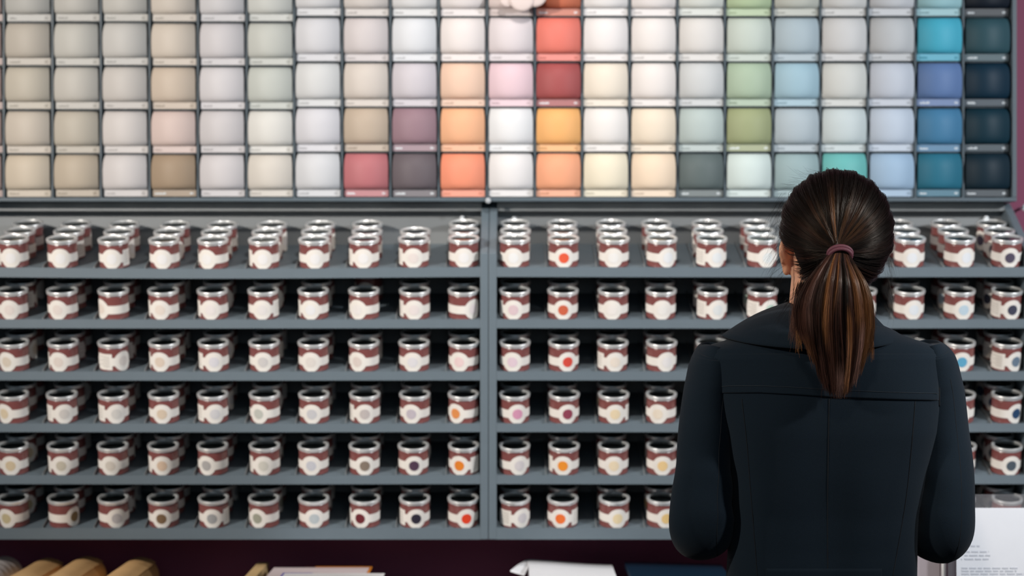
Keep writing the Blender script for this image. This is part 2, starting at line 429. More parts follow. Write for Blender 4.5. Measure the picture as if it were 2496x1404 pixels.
# ------------------------------------------------------------------ colour swatch racks above
RY = .140; RS = (RY-CAMY)/FPX
def rx(px): return (px-CX)*RS
def rz(py): return CAMZ-(py-CY)*RS
VDIV = [7, 126, 244, 363, 481, 600, 716, 833, 951, 1069, 1187, 1304, 1419, 1535, 1652, 1768, 1885, 2001, 2117, 2233, 2350, 2467]
VDIV = [-111]+VDIV                                            # cell k spans VDIV[k]..VDIV[k+1]; cell 0 is the sliver on the edge
z0r, z1r = rz(491), rz(-90)
def rack(i0, i1, label):
    a, b = rx(VDIV[i0])-(.0 if i0 else .004), rx(VDIV[i1])+(.0095 if i1 == len(VDIV)-1 else 0)
    u = empty('swatch_rack'); tag(u, label, 'display rack', 'colour swatch racks')
    MB().box(a, b, UD-.006, UD+.002, z0r, z1r).build('back_panel', M['rack'], u)
    MB().box(a, b, RY-.002, UD-.006, z0r, rz(481.5)).build('bottom_rail', M['rack'], u, bevel=.001)
    MB().box(a, b, RY, UD-.006, z1r-.008, z1r).build('top_rail', M['rack'], u)
    for k in range(i0, i1+1):
        x = rx(VDIV[k])
        if k == len(VDIV)-1: MB().box(x, x+.0095, RY-.002, UD-.006, rz(481.5), z1r-.008).build('side_panel', M['rack'], u, bevel=.001)
        elif k == i0: MB().box(x+.0002, x+.0024, RY+.008, UD-.006, rz(481.5), z1r-.008).build('side_panel', M['rack'], u)
        elif k == i1: MB().box(x-.0024, x-.0002, RY+.008, UD-.006, rz(481.5), z1r-.008).build('side_panel', M['rack'], u)
        else: MB().box(x-.0017, x+.0017, RY+.006, UD-.006, rz(481.5), z1r-.008).build('divider', M['rack'], u)
    return u
rackL = rack(0, 11, 'grey rack of beige and white colour swatches left of the middle joint')
rackR = rack(11, 22, 'grey rack of bright and blue colour swatches right of the middle joint')
p = P(1190, 489, RY-.006); MB().ball(p, (.006, .003, .006)).build('fixing_knob', mat('grey_knob', (.38, .40, .42), .4), rackR, smooth=True)
SW = [
 [(208,180,172),(205,203,197),(208,205,198),(210,207,200),(222,212,200),(222,220,222),(215,217,212),(226,226,228),(222,215,210),(228,228,228),(238,230,228),(232,215,210),(205,115,85),(244,240,238),(242,235,232),(226,229,222),(192,212,172),(205,207,197),(228,227,224),(219,221,225),(170,215,222),(14,26,40)],
 [(208,180,172),(210,201,188),(212,209,201),(215,212,207),(225,213,199),(222,218,220),(208,210,203),(221,221,225),(219,211,211),(230,232,236),(243,234,231),(232,222,224),(240,130,115),(244,238,236),(243,236,232),(230,226,222),(208,218,208),(184,200,208),(224,223,222),(208,210,212),(80,188,215),(50,85,95)],
 [(208,180,172),(214,205,189),(213,208,199),(218,212,206),(219,202,184),(225,221,223),(205,209,202),(222,223,223),(221,211,202),(214,208,214),(246,209,185),(240,209,217),(175,88,88),(245,233,216),(243,235,230),(212,214,214),(180,200,175),(170,202,216),(223,224,219),(211,217,228),(105,135,185),(5,45,65)],
 [(208,180,172),(223,211,196),(208,199,184),(228,221,217),(229,207,199),(217,212,213),(232,230,224),(222,221,226),(199,181,162),(160,130,140),(252,190,148),(243,243,244),(255,190,120),(244,239,235),(246,230,208),(190,203,200),(166,174,132),(186,199,206),(214,225,226),(207,219,234),(75,135,175),(8,50,65)],
 [(208,180,172),(228,213,192),(207,192,172),(226,220,218),(176,154,130),(219,214,215),(224,217,207),(220,221,224),(196,120,125),(110,100,105),(255,158,125),(243,239,238),(255,178,138),(248,237,212),(250,226,199),(100,112,112),(218,232,228),(160,183,186),(115,195,192),(172,200,226),(45,120,145),(10,40,54)]]
GAIN = .715
cellw = .0928; swb = {}
def make_swatch(hh):
    t = empty('colour_swatch'); W = cellw/2
    prof = []; n = 16; zl = hh*.17; zh = hh-.0028
    for i in range(n+1):
        a = PI*i/n
        zz = zl+(zh-zl)*(.5-.5*math.cos(a)); s = (zz-zl)/(zh-zl)
        y = .021*(1-(max(0, math.sin(a)))**.66)
        if s < .5: y *= .66
        prof.append((y-.001, zz, W-(.0034*max(0, (s-.55)/.45)**2.2)-.0012*max(0, (.12-s)/.12)**2))
    vs = []; fs = []
    for y, z, ww in prof: vs += [(-ww, y, z), (ww, y, z)]
    for i in range(n): fs.append((2*i, 2*i+1, 2*i+3, 2*i+2))
    cd_ = MB().add(vs, fs).build('curved_card', M['card'], t, smooth=True)
    so = cd_.modifiers.new('thick', 'SOLIDIFY'); so.thickness = .0012; so.offset = -1
    st = MB().box(-W, W, .0118, .0142, .0012, zl+.0003).build('label_strip', M['strip'], t, bevel=.0005)
    pr = MB(); rr = random.Random(int(hh*1e5)+len(swb)); x = -W+.006; h = .0042; zc = zl*.5
    for i in range(rr.randint(5, 9)):
        ww = rr.uniform(.0014, .0026); hh2 = h*rr.choice([.6, .7, 1])
        pr.box(x, x+ww, .0114, .0118, zc-h/2, zc-h/2+hh2); x += ww+.0004
    pr.build('name_print', M['prnt'], st); pr = MB(); x = W-.013
    for i in range(3): pr.box(x, x+.0017, .0114, .0118, zc-h/2, zc+h/2); x += .0024
    pr.build('number_print', M['prnt'], st)
    return t
ROWN = ['top', 'second', 'third', 'fourth', 'bottom']
for ci in range(22):
    pitch = 107.3 if ci <= 6 else 110.6
    xa, xb = rx(VDIV[ci]), rx(VDIV[ci+1]); xc = (xa+xb)/2
    for r in range(5):
        pyb = 480.5-pitch*(4-r)
        z = rz(pyb); hh = pitch*RS
        key = (pitch, (ci*3+r*2) % 5)
        first = key not in swb
        if first: swb[key] = make_swatch(hh); t = swb[key]
        else:
            src = swb[key]; t = src.copy(); COL.objects.link(t)
            for ch in src.children:
                c2 = ch.copy(); COL.objects.link(c2); c2.parent = t
                for g in ch.children:
                    g2 = g.copy(); COL.objects.link(g2); g2.parent = c2
        t.location = (xc, RY+random.uniform(.001, .003), z+random.uniform(0, .0008))
        srgb = SW[r][ci]; L_ = tuple(min(.9, v*GAIN) for v in lin(srgb))
        lum = sum(L_)/3
        for ch in t.children:
            if ch.name.startswith('curved'): ch.color = (*L_, 1)
            else:
                k = .16; ch.color = (*(min(.88, v*.86+.10) for v in L_), 1)  # strip colour lightened to imitate reflection in its clear plastic
                for g in ch.children:
                    g.color = (*(v*.62 for v in L_), 1) if lum > .25 else (.62, .66, .68, 1)
        side = 'left' if ci < 11 else 'right'; num = NUM[11-ci] if ci < 11 else NUM[ci-10]
        if ci == 0: num = 'eleventh'
        tag(t, f'{cname(srgb)} curved swatch, {ROWN[r]} row, {num} column {side} of the middle joint', 'colour swatch', 'curved colour swatches in the wall racks')
    # thin strips the swatches stand on
    for r in range(1, 5):
        pyb = 480.5-pitch*(4-r)+pitch*0
        z = rz(480.5-pitch*(5-r))
        MB().box(xa+.0018, xb-.0018, RY+.016, UD-.006, z-.0011, z-.0001).build('swatch_ledge', M['rack'], rackL if ci < 11 else rackR)
# flower ornament over the top of the rack
o = empty('flower_ornament'); tag(o, 'pale pink scalloped flower ornament over the top swatches right of the joint', 'ornament')
def lobe(px, py, r, dy, name):
    c0 = P(px, py, RY-.022-dy); rr = r*RS; m = MB(); pts = 28
    prof = [(.002, .004), (rr*.8, .004), (rr*.96, .002), (rr, 0), (rr*.96, -.004), (.002, -.005)]
    vs = []; 
    m.lathe(prof, pts)
    m.v = [(x+c0.x, -z+c0.y, y+c0.z) for x, y, z in m.v]
    return m.build(name, M['orn'], o, smooth=True, auto=40)
M['orn'] = mat('pale_pink_ceramic', (.62, .52, .49), .6)
for a in ((1237, -2, 20, 0), (1272, -2, 30, .006), (1304, -12, 29, .002), (1240, -38, 24, .004), (1305, -52, 28, .004), (1262, -66, 26, .002)): lobe(*a, 'petal')
lobe(1273, -38, 19, .009, 'flower_centre')
MB().box(P(1273, 0, 0).x-.004, P(1273, 0, 0).x+.004, RY-.020, RY+.002, P(1273, -44, RY).z, P(1273, -36, RY).z).build('mounting_peg', M['rack'], o)

wk = empty('wall_hook'); tag(wk, 'small white hook on the burgundy wall at the edge beside the shelf top', 'hook')
p = P(2499, 506, .18); MB().ball(p, (.007, .006, .008)).build('hook_tip', M['knob'], wk, smooth=True)
MB().box(p.x-.002, p.x+.002, .18, WY, p.z-.002, p.z+.002).build('hook_stem', M['knob'], wk)
# ------------------------------------------------------------------ things on the counter
def roll(px, pytop, rpx, matr, label, yb=.13, yf=-.22, ribs=False):
    c0 = P(px, pytop, yb); r = rpx*(yb-CAMY)/FPX; r = (c0.z-CT)/2 if abs((c0.z-CT)/2-r) < .012 else r
    root = empty('paper_roll', (c0.x, 0, CT+r+.0005)); tag(root, label, 'paper roll', 'paper rolls on the counter')
    prof = []
    n = 60 if ribs else 24
    for i in range(n+1):
        t = i/n; rr = r*(1+(.035*math.sin(t*n*PI/2.0) if ribs else .008*math.sin(t*9+px)))
        if ribs: rr = r*(.975+.025*math.cos(t*n*PI/3))
        prof.append((rr, yf+(yb-yf)*t))
    prof[-1] = (r*.97, yb); prof[0] = (r*.97, yf)
    m = MB().lathe(prof+[(r*.55, yb), (r*.5, yb-.03), (.003, yb-.03)], 40, caps=False)
    m.add(*[(lambda q: (q.v, q.f))(MB().lathe([(.003, yf+.03), (r*.5, yf+.03), (r*.55, yf), (r*.97, yf)], 40, caps=False))][0])
    m.v = [(x, z, y) for x, y, z in m.v]
    m.build('rolled_sheet', matr, root, smooth=True, auto=50)
    if not ribs:
        s = MB()
        s.box(-.0004, .0004+.014, yf+.01, yb-.002, r*1.0, r*1.012); s.v = [(x*math.cos(.5)+z*math.sin(.5), y, -x*math.sin(.5)+z*math.cos(.5)) for x, y, z in s.v]
        s.build('paper_seam', matr, root)
    return root
roll(12, 1355, 46, mat('white_ribbed_paper', (.72, .66, .64), .5), 'white ribbed roll on the counter, beside the kraft rolls', ribs=True)
roll(118, 1359, 40, M['kraft'], 'brown kraft paper roll on the counter, next to the white ribbed roll')
roll(214, 1355, 42, M['kraft'], 'brown kraft paper roll on the counter, middle of the three kraft rolls')
roll(343, 1357, 46, M['kraft'], 'wide brown kraft paper roll with visible seam, nearest the magazines')
def slab(name, px0, px1, ytop, yb, yf, thick, matr, label, cat, group=None, curl=0, rot=0, wob=0, z=None):
    a, b = P(px0, ytop, yb), P(px1, ytop, yb); m = MB(); nx, ny = 20, 8
    zz = a.z if z is None else z; vs = []; fs = []
    for j in range(ny+1):
        for i in range(nx+1):
            u, v = i/nx, j/ny; x = a.x+(b.x-a.x)*u; y = yf+(yb-yf)*v
            vs.append((x, y, zz+curl*(u-.5)*2*-1*.5+wob*math.sin(u*5+1)*.5))
    n = len(vs); vs += [(v[0], v[1], v[2]-thick) for v in vs]
    w_ = nx+1
    for j in range(ny):
        for i in range(nx):
            q = j*w_+i; fs.append((q, q+1, q+1+w_, q+w_)); fs.append((q+n, q+w_+n, q+1+w_+n, q+1+n))
    for i in range(nx): fs.append((i+1, i, i+n, i+1+n)); q = ny*w_+i; fs.append((q, q+1, q+1+n, q+n))
    for j in range(ny): q = j*w_; fs.append((q, q+w_, q+w_+n, q+n)); q += nx; fs.append((q+w_, q, q+n, q+w_+n))
    o = m.add(vs, fs).build(name, matr); 
    if rot:
        cx = (a.x+b.x)/2; cyy = (yf+yb)/2; cr, sr = math.cos(rot), math.sin(rot)
        for v in o.data.vertices:
            x, y = v.co.x-cx, v.co.y-cyy; v.co.x, v.co.y = cx+x*cr-y*sr, cyy+x*sr+y*cr
    if label: tag(o, label, cat, group)
    return o
tr = empty('wooden_box'); tag(tr, 'pale wooden end board of a box on the counter beside the magazines', 'box')
m = MB(); a = P(628, 1370, .12); b = P(656, 1370, .12)
m.box(a.x, b.x, -.2, .12, CT, a.z).build('end_board', M['wood'], tr, bevel=.002)
MB().box(b.x, P(955, 1370, .12).x, -.2, .12, CT, CT+.012).build('box_floor', M['wood'], tr)
g = 'magazines lying on the counter'
zm = CT+.0125
mg = [(.0330, (.30, .28, .30), 680, 900, .10), (.0195, (.09, .012, .012), 745, 890, .108), (.0025, (.80, .27, .03), 770, 908, .082), (.0016, (.72, .60, .60), 668, 900, .055), (.0012, (.12, .10, .45), 690, 762, -.030), (.0022, (.82, .80, .80), 694, 938, -.052)]
lbs = ['thick grey catalogue lowest in the magazine pile in the wooden box', 'dark maroon brochure at the back of the magazine pile',
       'orange-edged magazine in the middle of the magazine pile', 'pale pink magazine in the upper part of the magazine pile', 'narrow violet leaflet tucked under the top white magazine', 'white magazine lying on top of the magazine pile']
for i, (th, colr, x0, x1, yb) in enumerate(mg):
    slab('magazine', x0, x1, 1380, yb, -.19, th-.0003, mat('magazine_cover', colr, .35), lbs[i], 'magazine', g, z=zm+th-.0001, wob=.0000); zm += th
# white leaflets with a folded corner
lf = empty('leaflet_pile'); tag(lf, 'pile of white leaflets with a folded corner on the counter below the joint', 'leaflets')
o1 = slab('leaflet_stack', 1288, 1492, 1378, .10, -.18, .066, M['white'], None, None, curl=.010, wob=.002, z=CT+.0735); o1.parent = lf
fc = [P(1283, 1364, .10), P(1296, 1365, .10), P(1278, 1400, -.02), P(1244, 1390, -.02), P(1262, 1376, .05)]
fc = [Vector(v) for v in fc]; n = len(fc)
MB().add(fc+[v-Vector((0, 0, .003)) for v in fc], [tuple(range(n)), tuple(range(n, 2*n))[::-1]]+[(i, i+n, (i+1) % n+n, (i+1) % n) for i in range(n)]).build('folded_corner', M['white'], lf)
slab('pale_books', 1536, 1742, 1399, .06, -.18, .055, mat('pale_pink_pages', (.75, .66, .64), .6, noise=.1, nscale=60), 'stack of pale pink-edged booklets on the counter under a navy folder', 'booklets', z=CT+.0558)
slab('navy_folder', 1522, 1756, 1380, .115, -.17, .011, M['navy'], 'dark navy glossy folder on the counter on top of pale booklets', 'folder', curl=.006, z=CT+.0705)

# acrylic sign holder with a printed sheet, standing at the near edge of the counter
HY = -.36
h = empty('sign_holder'); tag(h, 'clear acrylic sign holder standing on the counter beside the woman\'s elbow', 'sign holder')
a, b = P(2311, 1205, HY), P(2640, 1205, HY)
MB().box(a.x, b.x, HY, HY+.003, CT+.004, a.z).build('front_sheet', M['acrylic'], h)
MB().box(a.x, b.x, HY-.03, HY+.05, CT, CT+.004).build('base_plate', M['acrylic'], h)
ps = empty('printed_sheet'); tag(ps, 'white printed sheet of paper in the clear acrylic holder beside her elbow', 'paper')
a, b = P(2331, 1238, HY-.001), P(2608, 1238, HY-.001)
MB().box(a.x, b.x, HY-.0022, HY-.0006, CT+.006, a.z).build('paper_sheet', M['white'], ps)
tx = MB(); rr = random.Random(3)
def words(x0, x1, y):
    x = x0
    while x < x1:
        ww = rr.uniform(8, 22); e = min(x+ww, x1); p0 = P(x, y-2, HY-.0026); p1 = P(e, y+2, HY-.0026)
        tx.box(p0.x, p1.x, HY-.0027, HY-.0023, p1.z, p0.z); x = e+4
words(2366, 2388, 1331)
for y, x1 in ((1345, 2410), (1354, 2415), (1363, 2410)): words(2351, x1, y); tx.box(P(2342, y, HY).x, P(2344.5, y, HY).x, HY-.0027, HY-.0023, P(0, y+1.5, HY).z, P(0, y-1.5, HY).z)
for y, x1 in ((1385, 2482), (1392, 2478), (1399, 2520), (1406, 2520), (1413, 2500), (1427, 2540), (1434, 2530), (1441, 2540)): words(2344, x1, y)
tx.build('printed_text', mat('pale_grey_ink', (.60, .61, .65), .7), ps)
pc = empty('chrome_post'); tag(pc, 'slim upright chrome post on the counter between the sign holder and her waist', 'post')
p = P(2301, 1400, -.28)
MB().lathe([(.0058, 0), (.0058, .185), (.004, .19)], 24, (p.x, p.y, CT)).build('upright', M['chrome'], pc, smooth=True, auto=40)
MB().lathe([(.014, 0), (.014, .003), (.011, .005)], 24, (p.x, p.y, CT)).build('foot', M['chrome'], pc, smooth=True, auto=40)
pk = P(2135, 1335, -.25); pk2 = P(2291, 1335, -.25)
tag(MB().box(pk.x, pk2.x, -.25, -.24, CT, pk.z).build('blank_board', mat('pale_pink_card', (.56, .49, .52), .6, noise=.02)), 'pale pinkish grey upright board seen between her waist and bent elbow', 'board')

# ------------------------------------------------------------------ the woman
WD = 3.36; K = WD/FPX; YC = CAMY+WD                             # YC = -0.68
def wp(px, py, y=YC): return Vector(((px-CX)*K, y, CAMZ-(py-CY)*K))   # silhouette points at her mid depth
person = empty('person', ((2020-CX)*K, YC, 0))
tag(person, 'woman seen from behind in dark coat with long brown ponytail, facing the shelves', 'person')
def rel(o): o.parent = person; o.matrix_parent_inverse = Matrix.Translation(person.location).inverted(); return o
TOR = [(742, 1948, 2100, .050, -.685), (770, 1925, 2128, .058, -.688), (795, 1895, 2150, .066, -.692), (812, 1835, 2182, .072, -.695), (826, 1778, 2222, .078, -.697), (838, 1735, 2262, .082, -.698), (850, 1708, 2286, .087, -.698),
       (870, 1700, 2296, .095, -.696), (900, 1708, 2297, .103, -.692), (960, 1728, 2296, .110, -.690), (1050, 1755, 2284, .113, -.688), (1150, 1776, 2256, .112, -.684), (1250, 1779, 2238, .107, -.680),
       (1330, 1776, 2232, .108, -.680), (1400, 1772, 2230, .114, -.682), (1500, 1756, 2252, .126, -.686), (1600, 1742, 2275, .134, -.688), (1700, 1735, 2290, .138, -.688)]
TA = np.array(TOR, float)
def tor(py): return [float(np.interp(py, TA[:, 0], TA[:, i])) for i in range(1, 5)]
EXPN = 2.5
def fold(px, py):
    f = 0; G = 1.9
    if py > 900:
        k = min(1, (py-960)/250) if py > 960 else 0
        f += -.0045*G*k*math.cos((px-1885-.04*(py-1000))/58.)*math.exp(-((px-1890)/110)**2)
        f += -.0050*G*k*math.cos((px-2085)/62.)*math.exp(-((px-2090)/115)**2)
        f += .0035*G*k*math.exp(-((px-1998)/45)**2)
        f += -.003*G*math.exp(-((px-1800-.1*(py-960))/30)**2)*k
    # shoulder blades
    f += -.007*math.exp(-((px-1885)/90)**2-((py-985)/95)**2)-.007*math.exp(-((px-2155)/90)**2-((py-985)/95)**2)
    return f
def back(px, py, off=0):
    """point on the back of the coat seen at pixel px,py"""
    y = -.79
    for _ in range(4):
        D = y-CAMY; qx = CX+(px-CX)*D/WD; qy = CY+(py-CY)*D/WD
        xl, xr, b, yc = tor(qy); c_ = (xl+xr)/2; a = (xr-xl)/2
        u = min(.9995, abs((qx-c_)/a)); y = yc-b*(1-u**EXPN)**(1/EXPN)+fold(qx, qy)-off
    return P(px, py, y)
# coat body
m = MB(); n = 96; pys = list(np.concatenate([np.arange(742, 880, 6), np.arange(880, 1701, 14)])); vs = []; fs = []
for py in pys:
    xl, xr, b, yc = tor(py); c_ = (xl+xr)/2; a = (xr-xl)/2
    for k in range(n):
        th = 2*PI*k/n; cs, sn = math.cos(th), math.sin(th)
        qx = c_+a*math.copysign(abs(cs)**(2/EXPN), cs); yy = yc+b*math.copysign(abs(sn)**(2/EXPN), sn)
        if sn < 0: yy += fold(qx, py)*min(1, -sn*3)
        vs.append(wp(qx, py, yy))
R_ = len(pys)
for i in range(R_-1):
    for k in range(n): a_ = i*n+k; b_ = i*n+(k+1) % n; fs.append((a_, a_+n, b_+n, b_))
coat = rel(m.add(vs, fs).build('coat_body', M['coat'], smooth=True))
so = coat.modifiers.new('thick', 'SOLIDIFY'); so.thickness = .004; so.offset = -1
# sleeves
def sleeve(pts, name='sleeve', seed=0):
    q = catmull([wp(p[0], p[1], p[2]) for p in pts], 10); rad = catmull([Vector((p[3], p[4], 0)) for p in pts], 10)
    ph = seed*1.7; m = MB(); n = 56; N_ = len(q); u = Vector((1, 0, 0)); vs = []; fs = []
    for i, p in enumerate(q):
        t = (q[min(i+1, N_-1)]-q[max(i-1, 0)]).normalized(); u = (u-t*u.dot(t)).normalized(); v = t.cross(u)
        s = i/(N_-1)
        for k in range(n):
            a = 2*PI*k/n
            w1 = math.exp(-((s-.60)/.13)**2)
            d = 1+w1*.035*math.sin(s*75+2.2*math.sin(a+ph)+ph)*(.5+.5*math.cos(a-.6+ph))+.018*math.sin(a*3+s*9+ph)*min(1, s*4)
            vs.append(p+u*(rad[i].x*d*math.cos(a))+v*(rad[i].y*d*math.sin(a)))
    for i in range(N_-1):
        for k in range(n): a_ = i*n+k; b_ = i*n+(k+1) % n; fs.append((a_, b_, b_+n, a_+n))
    fs.append(tuple(range(n))[::-1])
    o = rel(m.add(vs, fs).build(name, M['coat'], smooth=True))
    so = o.modifiers.new('thick', 'SOLIDIFY'); so.thickness = .003; so.offset = -1
    return o, q, vs
SL = [(1743, 846, -.694, .016, .045), (1742, 850, -.694, .026, .056), (1741, 858, -.693, .0335, .062), (1740, 872, -.692, .0385, .065), (1738, 895, -.692, .0425, .066), (1733, 930, -.692, .0435, .064), (1726, 970, -.692, .0435, .060), (1718, 1050, -.697, .0455, .054), (1712, 1140, -.706, .0465, .050), (1706, 1220, -.712, .0520, .050), (1706, 1278, -.704, .0540, .050),
      (1716, 1306, -.660, .050, .044), (1734, 1303, -.590, .046, .040), (1760, 1290, -.520, .042, .037), (1790, 1280, -.455, .036, .033)]
SR = [(2256, 842, -.694, .016, .045), (2257, 846, -.694, .026, .056), (2259, 854, -.693, .0335, .062), (2262, 868, -.692, .0385, .065), (2267, 893, -.692, .0420, .066), (2274, 930, -.692, .0435, .064), (2282, 970, -.692, .0440, .060), (2290, 1050, -.697, .0440, .054), (2296, 1140, -.706, .0465, .050), (2296, 1220, -.712, .0475, .050), (2292, 1288, -.704, .0510, .050),
      (2284, 1312, -.660, .048, .042), (2268, 1306, -.590, .044, .038), (2246, 1292, -.520, .041, .036), (2222, 1282, -.455, .036, .033)]
slL, pathL, vL = sleeve(SL, seed=0); slR, pathR, vR = sleeve(SR, seed=2)
# collar lying over the shoulders
m = MB(); n = 72; rows = 12; vs = []; fs = []
for j in range(rows+1):
    t = j/rows
    for k in range(n):
        th = 2*PI*k/n; cs, sn = math.cos(th), math.sin(th)       # sn<0 : back
        lft = max(0, -cs); rgt = max(0, cs); bk = max(0, -sn)
        tx_, ty_ = 2026+ (104 if cs < 0 else 106)*cs, 787-44*lft**1.5+7*rgt - 14*max(0, sn)
        bx, by = (1985+ (224 if cs < 0 else 208)*cs), 821+26*bk**1.3+2*rgt
        top_y = -.690+.066*sn; bot_y = -.695+.112*sn
        s = t**.85
        px_ = tx_+(bx-tx_)*t; py_ = ty_+(by-ty_)*t - 7*math.sin(PI*t)*(.4+lft)
        y_ = top_y+(bot_y-top_y)*(math.sin(t*PI/2)**.8)
        vs.append(wp(px_, py_, y_))
for j in range(rows):
    for k in range(n): a_ = j*n+k; b_ = j*n+(k+1) % n; fs.append((a_, a_+n, b_+n, b_))
col_ = rel(m.add(vs, fs).build('collar', M['coat'], smooth=True)); so = col_.modifiers.new('thick', 'SOLIDIFY'); so.thickness = .0045; so.offset = 1
# yoke flap over the upper back
def yoke_low(px): return float(np.interp(px, [1735, 1760, 1850, 1950, 2020, 2120, 2200, 2292], [962, 958, 957, 962, 967, 971, 974, 976]))
m = MB(); vs = []; fs = []; nx, nz = 90, 30
for j in range(nz+1):
    t = j/nz
    for i in range(nx+1):
        u = i/nx; xl = 1712+(1741-1712)*t; xr = 2290
        px_ = xl+(xr-xl)*u; lo = yoke_low(px_); py_ = 862+(lo-862)*t
        e = min(u, 1-u)*nx
        vs.append(back(px_, py_, .0002+.0032*min(1, e/3)*(.3+.7*t)))
for j in range(nz):
    for i in range(nx): q = j*(nx+1)+i; fs.append((q, q+nx+1, q+nx+2, q+1))
yk = rel(m.add(vs, fs).build('yoke_flap', M['coat'], smooth=True)); so = yk.modifiers.new('thick', 'SOLIDIFY'); so.thickness = .0036; so.offset = -1
def line(name, pts, r, matr, off=0, k=8, parent=None):
    pp = catmull([Vector((p[0], p[1], 0)) for p in pts], k)
    o = MB().tube([back(p.x, p.y, off) for p in pp], r, 6).build(name, matr, smooth=True); return rel(o)
line('yoke_stitching', [(x, yoke_low(x)-17) for x in range(1745, 2290, 30)], .00045, M['stitch'], .0036)
line('back_seam', [(2021, 972), (2019, 1100), (2017, 1250), (2018, 1425), (2018, 1480)], .0008, M['seam'], .0006)
line('back_seam', [(1808, 972), (1820, 1076), (1830, 1201), (1846, 1404), (1850, 1470)], .0007, M['seam'], .0004)
line('back_seam', [(2231, 978), (2222, 1091), (2207, 1226), (2177, 1404), (2172, 1470)], .0007, M['seam'], .0004)
# armhole seams
line('armhole_seam', [(1707, 850), (1716, 880), (1730, 925), (1740, 962), (1748, 985)], .0011, M['seam'], .001)
line('armhole_seam', [(2288, 852), (2289, 900), (2290, 950), (2290, 990)], .0011, M['seam'], .001)
# half belt
m = MB(); vs = []; fs = []; nx = 50
for j in range(7):
    for i in range(nx+1):
        px_ = 1866+(2150-1866)*i/nx; py_ = 1386+9*abs(i/nx-.5)*0+j*9
        vs.append(back(px_, py_, .0045))
for j in range(6):
    for i in range(nx): q = j*(nx+1)+i; fs.append((q, q+nx+1, q+nx+2, q+1))
hb = rel(m.add(vs, fs).build('half_belt', M['coat'], smooth=True)); so = hb.modifiers.new('thick', 'SOLIDIFY'); so.thickness = .005; so.offset = -1
def sleeve_seam(q, vv, offx, i0, i1):
    im = (i0+i1)//2; ks = [k for k in range(56) if vv[im*56+k].y < q[im].y]
    k = min(ks, key=lambda k: abs(vv[im*56+k].x-q[im].x-offx))
    return rel(MB().tube([vv[i*56+k]+Vector((0, .0001, 0)) for i in range(i0, i1)], .0006, 6).build('sleeve_seam', M['seam'], smooth=True))
sleeve_seam(pathL, vL, .018, 48, 108)
sleeve_seam(pathR, vR, .014, 48, 108)

# body: one continuous skin surface
b = MB()
hc = wp(2034, 560, -.700)
b.ball(hc, (.076, .090, .090), 32, 20)
b.ball(hc+Vector((0, .035, -.045)), (.058, .060, .075), 24, 16)
b.ball(hc+Vector((0, .078, -.092)), (.024, .020, .020))
b.tube([hc+Vector((0, .090, .0)), hc+Vector((0, .108, -.028)), hc+Vector((0, .100, -.036))], [.007, .011, .009], 12)
nk = [wp(1998, 800, -.685), wp(1999, 750, -.682), wp(2003, 700, -.684), wp(2015, 640, -.690)]
b.tube(nk, [.060, .0530, .0530, .058], 28)
spx = 2020
b.tube([wp(spx, 820, -.69), wp(spx, 860, -.69), wp(spx, 960, -.69), wp(spx, 1200, -.68), wp(spx, 1400, -.68), wp(spx, 1560, -.68), wp(spx, 1640, -.68)],
       [(.05, .10), (.075, .17), (.09, .165), (.085, .135), (.09, .14), (.105, .155), (.09, .14)], 24, up=Vector((0, 1, 0)))
fingers = []
for sd, pth in ((1, pathL), (-1, pathR)):
    pts = [pth[i] for i in range(46, len(pth), 6)]+[pth[-1]]
    k = len(pts)
    b.tube(pts, [.040-.016*i/(k-1) for i in range(k)], 16)
    d = (pth[-1]-pth[-4]).normalized(); wr = pth[-1]; e = wr+d*.03
    b.tube([wr-d*.03, wr+d*.015], [.025, .024], 14)
    pc_ = wr+d*.062
    sdv = Vector((0, 0, 1)).cross(d).normalized(); upv = d.cross(sdv).normalized()
    b.tube([wr, wr+d*.03, wr+d*.07, wr+d*.098], [(.018, .024), (.016, .036), (.014, .040), (.010, .038)], 16, up=upv)
    for f_, (o_, ln) in enumerate(((-.030, .060), (-.010, .070), (.010, .075), (.029, .066))):
        s0 = wr+d*.092+sdv*o_
        c1 = s0+d*ln*.45-upv*.004; c2 = c1+d*ln*.28-upv*ln*.25; c3 = c2+d*ln*.12-upv*ln*.30
        b.tube([s0-d*.01, c1, c2, c3], [.0092, .0086, .0078, .0068], 10)
    ts = wr+d*.035-sdv*(.034*(-sd))
    t1 = ts+(d*.7-sdv*(-sd)*.6).normalized()*.034; t2 = t1+(d*.95-sdv*(-sd)*.1-upv*.3).normalized()*.030
    b.tube([wr+d*.02, ts, t1, t2], [.014, .0125, .0105, .0085], 10)
for sx in (-1, 1):
    x = person.location.x+sx*.085
    b.tube([(x, -.68, .86), (x, -.682, .70), (x*1.0, -.68, .48), (x, -.685, .30), (x, -.69, .09)], [.082, .075, .052, .048, .034], 20)
# ears
for sx in (-1, 1):
    ex = wp(1911, 622, -.690) if sx < 0 else wp(2160, 622, -.690)
    rot = Matrix.Rotation(math.radians(-10*sx), 3, 'Y') @ Matrix.Rotation(math.radians(28*sx), 3, 'Z')
    if sx < 0:
        b.ball(ex+Vector((.004, 0, .006)), (.0085, .019, .030), 20, 14, rot)
        b.ball(ex+Vector((.004, .002, -.021)), (.0075, .011, .014), 16, 10, rot)
        b.ball(ex+Vector((.010, .006, .0)), (.014, .012, .022), 16, 10)
        b.tube([ex+Vector((-.006, -.012, .024)), ex+Vector((-.009, -.016, .006)), ex+Vector((-.005, -.013, -.014))], [.004, .0045, .004], 10)
    else:
        b.ball(hc+Vector((.0735, -.0, -.03)), (.0075, .017, .029), 20, 14, rot)
body = rel(b.build('body', M['skin'], smooth=True))
rm = body.modifiers.new('remesh', 'REMESH'); rm.mode = 'VOXEL'; rm.voxel_size = .0032; rm.use_smooth_shade = True
